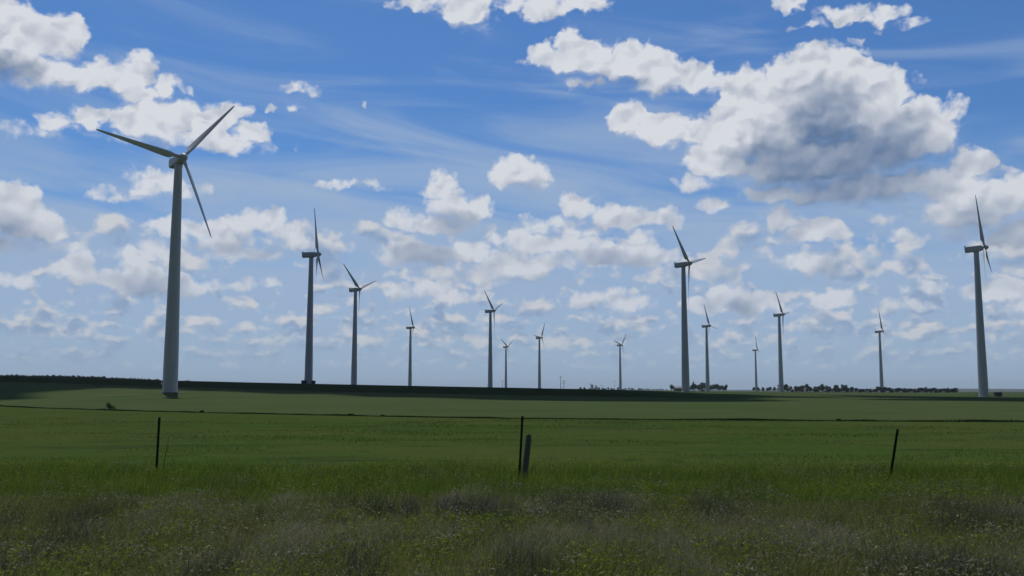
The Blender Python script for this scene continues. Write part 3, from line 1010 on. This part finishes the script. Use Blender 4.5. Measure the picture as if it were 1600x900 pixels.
x, y, _ = at_depth(1059, 612, 1010)
shed("farm_shed", x, y, 7.5, 6.0, 2.9, 1.6, 0.15, "low weathered grey farm shed left of the tall turbine's foot", m_shed, m_roof)
x, y, _ = at_depth(925, 609, 1450)
shed("farm_building", x, y, 3.4, 3.0, 8.2, 1.4, 0.3, "small bright white farm building on the horizon among far trees, the left of two", m_white, m_white, False)
x, y, _ = at_depth(931.5, 609, 1470)
shed("farm_building", x, y, 2.4, 2.4, 6.8, 1.0, 0.3, "smaller bright white farm building on the horizon, just right of the other", m_white, m_white, False)

m_pole, g = new_mat("pole_wood"); finish(g, principled(g, g.mix(g.noise(geo_pos(g), 0.8, 3, 0.5), (0.07, 0.06, 0.05, 1), (0.11, 0.10, 0.085, 1)), 0.9, 0.1))
def utility_pole(px, depth, h, arms, label, r=0.22):
    x, y, z = at_depth(px, 608, depth)
    root = empty("utility_pole", (x, y, z))
    bm = bmesh.new(); add_rings(bm, [((0, 0, -0.5), r), ((0, 0, h), r * 0.65)], 10)
    bm_obj("pole", bm, m_pole, root, smooth=True, autos=40)
    for az_ in arms:
        bm = bmesh.new(); add_box(bm, (0, -r * 0.9, az_), (3.4, 0.18, 0.22), 0.02)
        bm_obj("crossarm", bm, m_pole, root)
        bm = bmesh.new()
        for s_ in (-1.5, -0.6, 0.6, 1.5):
            add_rings(bm, [((s_, -r * 0.9, az_ + 0.11), 0.09), ((s_, -r * 0.9, az_ + 0.4), 0.07)], 8)
        bm_obj("insulators", bm, m_white, root)
    tag(root, label, "utility pole", "utility poles on the horizon")
utility_pole(876, 900, 12.5, (11.6,), "taller of the two close utility poles on the horizon right of centre", 0.26)
utility_pole(881, 905, 8.5, (7.8, 6.0), "shorter utility pole with crossarms, right of the tall pole", 0.22)
utility_pole(960.5, 1400, 13.5, (12.6,), "thin pole on the horizon just left of the lone small turbine", 0.2)
utility_pole(785, 1000, 9.0, (8.3,), "faint short pole on the crest just left of the tiny turbine near the middle", 0.16)
utility_pole(940, 1400, 7.5, (6.8,), "faint short pole on the horizon right of the white farm buildings", 0.16)
utility_pole(1049, 1000, 7.0, (6.3,), "thin pole at the left end of the farm shed", 0.14)

# ================================================================== fence posts in the verge
m_steel, g = new_mat("painted_steel_post")
finish(g, principled(g, g.mix(g.mapr(g.noise(geo_pos(g), 12.0, 4, 0.6), 0.5, 0.7), (0.012, 0.020, 0.013, 1), (0.035, 0.022, 0.014, 1)), 0.75, 0.1))
m_wood, g = new_mat("weathered_wood")
wv = g.vec('MULTIPLY', geo_pos(g), (40.0, 40.0, 3.0))
finish(g, principled(g, g.mix(g.noise(wv, 1.0, 4, 0.6), (0.07, 0.068, 0.064, 1), (0.17, 0.165, 0.15, 1)), 0.9, 0.1, normal=bump(g, g.noise(wv, 1.0, 4, 0.6), 0.6, 0.01)))

def post_between(px0, row0, px1, row1, depth, name, maker, label, cat, group=None):
    """post whose foot and top are seen at these photo pixels"""
    sx, sy, dz = ray_dir(px0, row0)
    d = depth / sy
    foot = Vector((sx * d, sy * d, dz * d))
    sx, sy, dz = ray_dir(px1, row1)
    d = depth / sy
    top = Vector((sx * d, sy * d, dz * d))
    g0 = gz(foot.x, foot.y)
    ax = (top - foot).normalized()
    ext = (foot.z - g0 + 0.15) / max(ax.z, .3)
    base = foot - ax * ext
    L_ = (top - base).length
    root = empty(name, base)
    root.rotation_mode = 'QUATERNION'
    root.rotation_quaternion = ax.to_track_quat('Z', 'Y')
    maker(root, L_)
    tag(root, label, cat, group)
    return root

def t_post(root, L_):
    bm = bmesh.new()
    add_box(bm, (0, 0, L_ / 2), (0.060, 0.014, L_), 0.002)
    add_box(bm, (0, 0.027, L_ / 2), (0.014, 0.040, L_), 0.002)
    for k_ in range(int(L_ / 0.06)):
        add_box(bm, (0, -0.012, 0.3 + k_ * 0.055 if 0.3 + k_ * 0.055 < L_ - .02 else L_ - .03), (0.02, 0.011, 0.016))
    bm_obj("post", bm, m_steel, root)
    bm = bmesh.new()
    add_box(bm, (0, 0.052, 0.18), (0.13, 0.008, 0.2), 0.002)
    bm_obj("anchor_plate", bm, m_steel, root)
    bm = bmesh.new()
    for zz in (L_ - 0.12, L_ - 0.42, L_ - 0.72):
        add_box(bm, (0, -0.022, zz), (0.085, 0.008, 0.012), 0.001); add_box(bm, (0.036, 0.0, zz), (0.006, 0.05, 0.01))
    bm_obj("wire_clips", bm, m_dark, root)

def wood_post(root, L_):
    bm = bmesh.new()
    seg = 14; n = 14
    rr_ = random.Random(5)
    off = [rr_.uniform(0.90, 1.12) for _ in range(seg)]
    L = []
    for k_ in range(n):
        zz = L_ * k_ / (n - 1)
        r0 = 0.072 * (1.08 - 0.2 * k_ / (n - 1)) 
        L.append([bm.verts.new((r0 * off[i] * math.cos(2 * math.pi * i / seg) * rr_.uniform(.97, 1.03) + 0.012 * math.sin(zz * 2.6), r0 * off[i] * math.sin(2 * math.pi * i / seg), zz + (0.035 * math.cos(i * .9) if k_ == n - 1 else 0))) for i in range(seg)])
    for a, b in zip(L, L[1:]):
        for i in range(seg):
            bm.faces.new((a[i], a[(i + 1) % seg], b[(i + 1) % seg], b[i]))
    bm.faces.new(L[0][::-1]); bm.faces.new(L[-1])
    bm_obj("post", bm, m_wood, root, smooth=True, autos=45)
    bm = bmesh.new()
    for zz in (L_ - 0.12, L_ - 0.4):
        add_box(bm, (0.0, -0.078, zz), (0.03, 0.012, 0.006)); add_box(bm, (-0.015, -0.078, zz), (0.006, 0.02, 0.006))
    bm_obj("staples", bm, m_dark, root)

post_between(246, 722, 250, 652, 26.0, "fence_post", t_post, "thin dark steel fence post standing alone at left in the verge grass", "fence post", "steel fence posts in the verge")
post_between(813.5, 727, 817.5, 650, 24.5, "fence_post", t_post, "thin dark steel fence post, tallest, beside the thick wooden one in the middle", "fence post", "steel fence posts in the verge")
post_between(1394, 733, 1403.5, 671, 25.0, "fence_post", t_post, "thin dark steel fence post leaning right, standing alone at right", "fence post", "steel fence posts in the verge")
post_between(821, 731, 826.5, 680, 24.3, "wooden_post", wood_post, "short thick weathered wooden fence post leaning beside the steel post in the middle", "fence post")
def stick(root, L_):
    bm = bmesh.new()
    add_rings(bm, [((0, 0, 0), 0.012), ((0.01, 0, L_ * .5), 0.010), ((0, 0, L_), 0.006)], 8)
    bm_obj("stem", bm, m_wood, root, smooth=True)
    bm = bmesh.new()
    for k_ in range(4):
        a_ = k_ * 2.2; p0 = Vector((0, 0, L_ * (0.55 + .1 * k_))); p1 = p0 + Vector((math.cos(a_) * .05, math.sin(a_) * .05, .1))
        d_ = p1 - p0
        bmesh.ops.create_cone(bm, cap_ends=True, segments=6, radius1=0.005, radius2=0.002, depth=d_.length, matrix=Matrix.Translation((p0 + p1) / 2) @ d_.to_track_quat('Z', 'Y').to_matrix().to_4x4())
    bm_obj("twigs", bm, m_wood, root)
post_between(257.5, 716, 264, 684, 25.5, "dead_stalk", stick, "thin grey dead stalk leaning right beside the left steel post", "plant")

# ================================================================== bushes on the field margin
def bush(px, row, depth, h, w, label, seed):
    for _k in range(40):            # the bushes stand on the uncut strip
        bx_ = at_depth(px, row, depth)[0]
        depth = 0.5 * depth + 0.5 * (80.0 - 0.453 * bx_ + 0.00495 * bx_ ** 2)
    x, y, z = at_depth(px, row, depth)
    root = empty("bush", (x, y, z))
    r_ = random.Random(seed)
    bm = bmesh.new()
    for k_ in range(7):
        a_ = r_.uniform(0, 6.28); p1 = Vector((math.cos(a_) * w * .28, math.sin(a_) * w * .28, h * r_.uniform(.5, .8)))
        bmesh.ops.create_cone(bm, cap_ends=True, segments=6, radius1=0.02, radius2=0.006, depth=p1.length, matrix=Matrix.Translation(p1 / 2) @ p1.to_track_quat('Z', 'Y').to_matrix().to_4x4())
    bm_obj("stems", bm, m_bark, root)
    bl = [(r_.uniform(-.3, .3) * w, r_.uniform(-.3, .3) * w, h * r_.uniform(.3, .72), w * .26, h * .28) for _ in range(6)]
    V3, Fq = leaf_cloud(bl, 500, 0.05 if h > .5 else 0.03, seed)
    fast_mesh("foliage", V3, Fq, m_bush, root)
    tag(root, label, "bush")
bush(173, 638, 124, 0.95, 1.0, "small dark round bush standing alone on the field margin at far left", 1)
bush(316, 641, 108, 0.25, 0.5, "tiny low bush on the field margin right of the big turbine", 2)
bush(545, 646, 96, 0.22, 1.0, "low wide bush on the field margin between the left and middle posts", 3)
bush(598, 648, 92, 0.16, 0.5, "smaller low bush on the field margin, right of the wide one", 4)
bush(1311, 654, 78, 0.16, 0.35, "low bush on the field margin below the tree row at right", 5)

# ================================================================== grass
def grass_mat(name, cols, sc=0.9, trans=0.35, tipcol=None, rough_sc=9.0):
    """three colours spread in patches and from tuft to tuft"""
    m, g = new_mat(name)
    p = geo_pos(g)
    n1 = g.noise(p, sc, 3, 0.6)
    n2 = g.noise(p, rough_sc, 2, 0.6)
    cc = g.mix(g.mapr(n1, 0.38, 0.62), (*cols[0], 1), (*cols[1], 1))
    cc = g.mix(g.mapr(n2, 0.5, 0.66), cc, (*cols[2], 1))
    d_ = g.n.new('ShaderNodeBsdfDiffuse'); g.l.new(cc, d_.inputs[0])
    t_ = g.n.new('ShaderNodeBsdfTranslucent'); g.l.new(cc, t_.inputs[0])
    a_ = g.n.new('ShaderNodeMixShader'); a_.inputs[0].default_value = trans
    g.l.new(d_.outputs[0], a_.inputs[1]); g.l.new(t_.outputs[0], a_.inputs[2])
    finish(g, a_.outputs[0])
    return m

def grass(name, mat, n, yr, dens, hfun, w0, bend=0.5, seg=3, seed=0, label=None, halfw=0.60, extra=3.0, droop=0.0):
    """n tapering curved blades between two distances; dens(x,y) in 0..1 thins them into patches"""
    r_ = np.random.default_rng(seed)
    m_ = n * 3
    y = np.sqrt(r_.random(m_) * (yr[1] ** 2 - yr[0] ** 2) + yr[0] ** 2)
    x = (r_.random(m_) * 2 - 1) * (halfw * y + extra)
    keep = r_.random(m_) < dens(x, y)
    x, y = x[keep][:n], y[keep][:n]
    n = len(x)
    z = ground_z(x, y)
    h = hfun(x, y) * (0.55 + 0.75 * r_.random(n))
    a = r_.random(n) * 2 * np.pi
    # a light wind from the left leans everything a little
    lean = np.stack([np.cos(a) * bend * r_.random(n) + 0.16, np.sin(a) * bend * r_.random(n)], -1) * h[:, None]
    yaw = r_.random(n) * np.pi
    wx, wy = np.cos(yaw), np.sin(yaw)
    w = w0 * (0.6 + 0.8 * r_.random(n)) * np.maximum(1.0, y / 16.0)
    V = []
    for k_ in range(seg + 1):
        t = k_ / seg
        bx = x + lean[:, 0] * t ** 1.8; by = y + lean[:, 1] * t ** 1.8; bz = z - 0.02 + h * (t - droop * t ** 3)
        if k_ < seg:
            ww = w * (1 - 0.75 * t) / 2
            V += [np.stack([bx - wx * ww, by - wy * ww, bz], -1), np.stack([bx + wx * ww, by + wy * ww, bz], -1)]
        else:
            V += [np.stack([bx, by, bz], -1)]
    nv = len(V)
    V3 = np.stack(V, 1).reshape(-1, 3)
    base = (np.arange(n) * nv)[:, None]
    tris = []
    for k_ in range(seg - 1):
        o_ = 2 * k_
        tris += [[o_, o_ + 1, o_ + 3], [o_, o_ + 3, o_ + 2]]
    tris += [[2 * seg - 2, 2 * seg - 1, 2 * seg]]
    Ft = np.concatenate([base + np.array(t)[None, :] for t in tris], 0)
    o = fast_mesh(name, V3, Ft, mat)
    tag(o, label, "grass", None, 'stuff')
    return o

pn, pn2, pn3 = VNoise(21), VNoise(22), VNoise(23)
def edge_y(x):          # where the rough roadside growth ends and the lush strip begins
    return 18.2 + 1.2 * pn(x / 5 + 40, x * 0 + 3)
def patch_dry(x, y):
    q = pn.fbm(x / 1.1 + 90, y / 2.4 + 90, 3)
    return sstep(0.44, 0.62, q)
m_lush = grass_mat("lush_grass", [(0.115, 0.190, 0.018), (0.080, 0.130, 0.026), (0.200, 0.250, 0.050)], 0.5, 0.5, rough_sc=30.0)
m_verge = grass_mat("verge_grass", [(0.130, 0.160, 0.032), (0.105, 0.122, 0.038), (0.260, 0.270, 0.090)], 0.6, 0.5, rough_sc=35.0)
m_dry = grass_mat("dry_grass", [(0.215, 0.215, 0.120), (0.160, 0.162, 0.095), (0.440, 0.430, 0.320)], 0.8, 0.45, rough_sc=45.0)
m_weed = grass_mat("dark_weeds", [(0.075, 0.090, 0.050), (0.115, 0.110, 0.098), (0.15, 0.155, 0.11)], 0.9, 0.3)
m_past = grass_mat("pasture_grass", [(0.095, 0.145, 0.026), (0.080, 0.120, 0.026), (0.120, 0.150, 0.045)], 0.25, 0.4)

grass("verge_grass", m_verge, 90000, (7.5, 20.0), lambda x, y: 1.0 - 0.4 * patch_dry(x, y), lambda x, y: 0.16 + 0.14 * pn2(x / 1.5 + 9, y / 1.5 + 9), 0.009, 1.1, 3, 1, "mixed green roadside grass across the foreground")
grass("dry_grass", m_dry, 85000, (7.5, 20.5), lambda x, y: 0.30 + 0.70 * patch_dry(x, y), lambda x, y: 0.20 + 0.12 * pn2(x / 1.2 + 70, y / 1.2 + 9) + 0.20 * sstep(0.55, 0.75, pn.fbm(x / 1.1 + 90, y / 2.4 + 90, 3)), 0.0055, 1.2, 3, 2, "greyish dry grass stems in patches across the foreground", droop=0.25)
grass("dark_weeds", m_weed, 24000, (7.5, 19.0), lambda x, y: sstep(0.64, 0.76, pn3.fbm(x / 0.9 + 30, y / 2.0 + 30, 2)), lambda x, y: 0.42 + 0.0 * x, 0.010, 0.9, 3, 3, "dark purplish weed clumps scattered through the foreground grass")
grass("lush_grass", m_lush, 60000, (17.0, 33.0), lambda x, y: sstep(edge_y(x) - 1.0, edge_y(x) + 0.8, y) * (1 - 0.93 * sstep(23.5, 31, y + 5 * (pn(x / 2.2 + 3, y / 2.5) - 0.5))) * (0.35 + 0.65 * sstep(0.3, 0.6, pn2.fbm(x / 3 + 20, y / 3 + 20, 2))), lambda x, y: (0.26 + 0.26 * pn2.fbm(x / 1.6 + 20, y / 1.6 + 20, 2)) * (1 - 0.65 * sstep(24, 31, y)), 0.008, 0.75, 3, 4, "taller bright green grass strip along the fence posts")
grass("pasture_grass", m_past, 30000, (25.0, 78.0), lambda x, y: (0.12 + 0.88 * sstep(0.42, 0.62, pn3.fbm(x / 6 + 60, y / 2.6 + 60, 3))) * (30.0 / np.maximum(y, 30.0)) ** 0.8, lambda x, y: 0.06 + 0.06 * sstep(0.55, 0.75, pn3.fbm(x / 6 + 60, y / 2.6 + 60, 3)), 0.012, 0.6, 2, 5, "short green pasture grass behind the fence posts")

# uncut strip that draws the dark line between pasture and young crop
def margin_grass():
    r_ = np.random.default_rng(9)
    xs = r_.uniform(-100, 62, 60000)
    ys = 80.0 - 0.453 * xs + 0.00495 * xs ** 2 + r_.normal(size=len(xs)) * 0.35
    h = 0.10 * (0.4 + 1.1 * pn(xs / 2.0 + 11, ys / 9.0)) * (0.6 + 0.6 * r_.random(len(xs)))
    zz = ground_z(xs, ys)
    n = len(xs); a = r_.random(n) * np.pi; w = 0.05
    l = r_.normal(size=(n, 2)) * 0.12
    A = np.stack([xs - np.cos(a) * w, ys - np.sin(a) * w, zz], -1); B = np.stack([xs + np.cos(a) * w, ys + np.sin(a) * w, zz], -1)
    C_ = np.stack([xs + l[:, 0], ys + l[:, 1], zz + h], -1)
    V3 = np.stack([A, B, C_], 1).reshape(-1, 3)
    o = fast_mesh("margin_grass", V3, np.arange(3 * n).reshape(-1, 3), m_margin)
    tag(o, "thin dark strip of uncut grass between pasture and pale crop", "grass", None, 'stuff')
m_margin = grass_mat("margin_grass", [(0.018, 0.030, 0.012), (0.026, 0.038, 0.016), (0.034, 0.045, 0.020)], 0.3, 0.1)
margin_grass()

# broad leaves of the weeds: small bent faces near the ground, in clumps
def leafy(name, mat, n, yr, hmax, size, seed, label, dens):
    r_ = np.random.default_rng(seed)
    m_ = n * 6
    y = np.sqrt(r_.random(m_) * (yr[1] ** 2 - yr[0] ** 2) + yr[0] ** 2); x = (r_.random(m_) * 2 - 1) * (0.60 * y + 3)
    k_ = r_.random(m_) < dens(x, y); x, y = x[k_][:n], y[k_][:n]; n = len(x)
    hm = hmax * (0.5 + 0.7 * pn3(x / 0.5 + 31, y / 0.5 + 7))
    z = ground_z(x, y) + hm * r_.random(n) ** 0.6
    a = r_.random(n) * 2 * np.pi; up = r_.normal(size=n) * 0.5 + 0.25
    d = np.stack([np.cos(a), np.sin(a), up], -1); d /= np.linalg.norm(d, axis=1)[:, None]
    sd_ = np.stack([-np.sin(a), np.cos(a), r_.normal(size=n) * 0.35], -1)
    L_ = size * (0.6 + 0.9 * r_.random(n))[:, None]
    c_ = np.stack([x, y, z], -1)
    V3 = np.stack([c_, c_ + d * L_ * .45 + sd_ * L_ * .2, c_ + d * L_ * 0.95 - np.array([0, 0, .25]) * L_, c_ + d * L_ * .45 - sd_ * L_ * .2], 1).reshape(-1, 3)
    o = fast_mesh(name, V3, np.arange(4 * n).reshape(-1, 4), mat)
    tag(o, label, "weeds", None, 'stuff')
m_lf1 = grass_mat("weed_leaves", [(0.120, 0.180, 0.022), (0.085, 0.120, 0.026), (0.240, 0.270, 0.060)], 0.7, 0.4, rough_sc=12.0)
m_lf2 = grass_mat("grey_leaves", [(0.150, 0.160, 0.105), (0.105, 0.110, 0.075), (0.290, 0.285, 0.220)], 0.9, 0.3, rough_sc=16.0)
leafy("leafy_weeds", m_lf1, 45000, (7.5, 30), 0.26, 0.075, 51, "bright green leafy weeds mixed through the roadside grass", lambda x, y: 0.12 + 0.88 * sstep(0.46, 0.66, pn2.fbm(x / 1.0 + 130, y / 2.0 + 60, 3)))
leafy("grey_weeds", m_lf2, 28000, (7.5, 27), 0.34, 0.060, 52, "grey green leafy weeds in loose clumps across the roadside", lambda x, y: 0.06 + 0.94 * sstep(0.52, 0.70, pn3.fbm(x / 0.9 + 230, y / 1.8 + 60, 3)) * (1 - 0.6 * sstep(19, 24, y)))

# pale seed heads and a few yellow flowers on stems
m_seed, g = new_mat("seed_heads"); finish(g, principled(g, g.mix(g.noise(geo_pos(g), 2.0, 2, 0.5), (0.20, 0.20, 0.16, 1), (0.34, 0.34, 0.29, 1)), 0.8, 0.1))
m_yel, g = new_mat("yellow_flowers"); finish(g, principled(g, g.mix(g.noise(geo_pos(g), 2.0, 2, 0.5), (0.42, 0.26, 0.02, 1), (0.5, 0.38, 0.03, 1)), 0.7, 0.1))
def heads(name, mat, n, yr, hh, rad, seed, label, cat, dens):
    r_ = np.random.default_rng(seed)
    m_ = n * 6
    y = r_.uniform(yr[0], yr[1], m_); x = (r_.random(m_) * 2 - 1) * (0.58 * y + 2)
    k_ = r_.random(m_) < dens(x, y); x, y = x[k_][:n], y[k_][:n]; n = len(x)
    z = ground_z(x, y); h = hh[0] + (hh[1] - hh[0]) * r_.random(n)
    top = np.stack([x + r_.normal(size=n) * 0.06 + 0.05, y + r_.normal(size=n) * 0.06, z + h], -1)
    foot = np.stack([x, y, z], -1)
    V, Fs, q = [], [], 0
    rr_ = rad * (0.6 + 0.8 * r_.random(n))
    oc = np.array([(1, 0, 0), (0, 1, 0), (-1, 0, 0), (0, -1, 0), (0, 0, 1.5), (0, 0, -1.5)])
    fo = [(0, 1, 4), (1, 2, 4), (2, 3, 4), (3, 0, 4), (1, 0, 5), (2, 1, 5), (3, 2, 5), (0, 3, 5)]
    H = top[:, None, :] + oc[None] * rr_[:, None, None]
    st = np.stack([foot + (-0.002, 0, 0), foot + (0.002, 0, 0), top], 1)
    V3 = np.concatenate([H, st], 1).reshape(-1, 3)
    b = (np.arange(n) * 9)[:, None]
    Ft = np.concatenate([b + np.array(f)[None] for f in fo + [(6, 7, 8)]], 0)
    o = fast_mesh(name, V3, Ft, mat)
    tag(o, label, cat, None, 'stuff')
heads("seed_heads", m_seed, 2600, (9, 29), (0.22, 0.50), 0.0075, 31, "pale seed heads speckling the roadside grass", "seed heads", lambda x, y: sstep(0.42, 0.7, pn2.fbm(x / 2 + 7, y / 2 + 7, 2)))
heads("yellow_flowers", m_yel, 70, (8.5, 19), (0.22, 0.40), 0.009, 32, "scattered tiny yellow flowers in the foreground grass", "flowers", lambda x, y: sstep(0.5, 0.7, pn3.fbm(x / 2 + 7, y / 2 + 7, 2)))
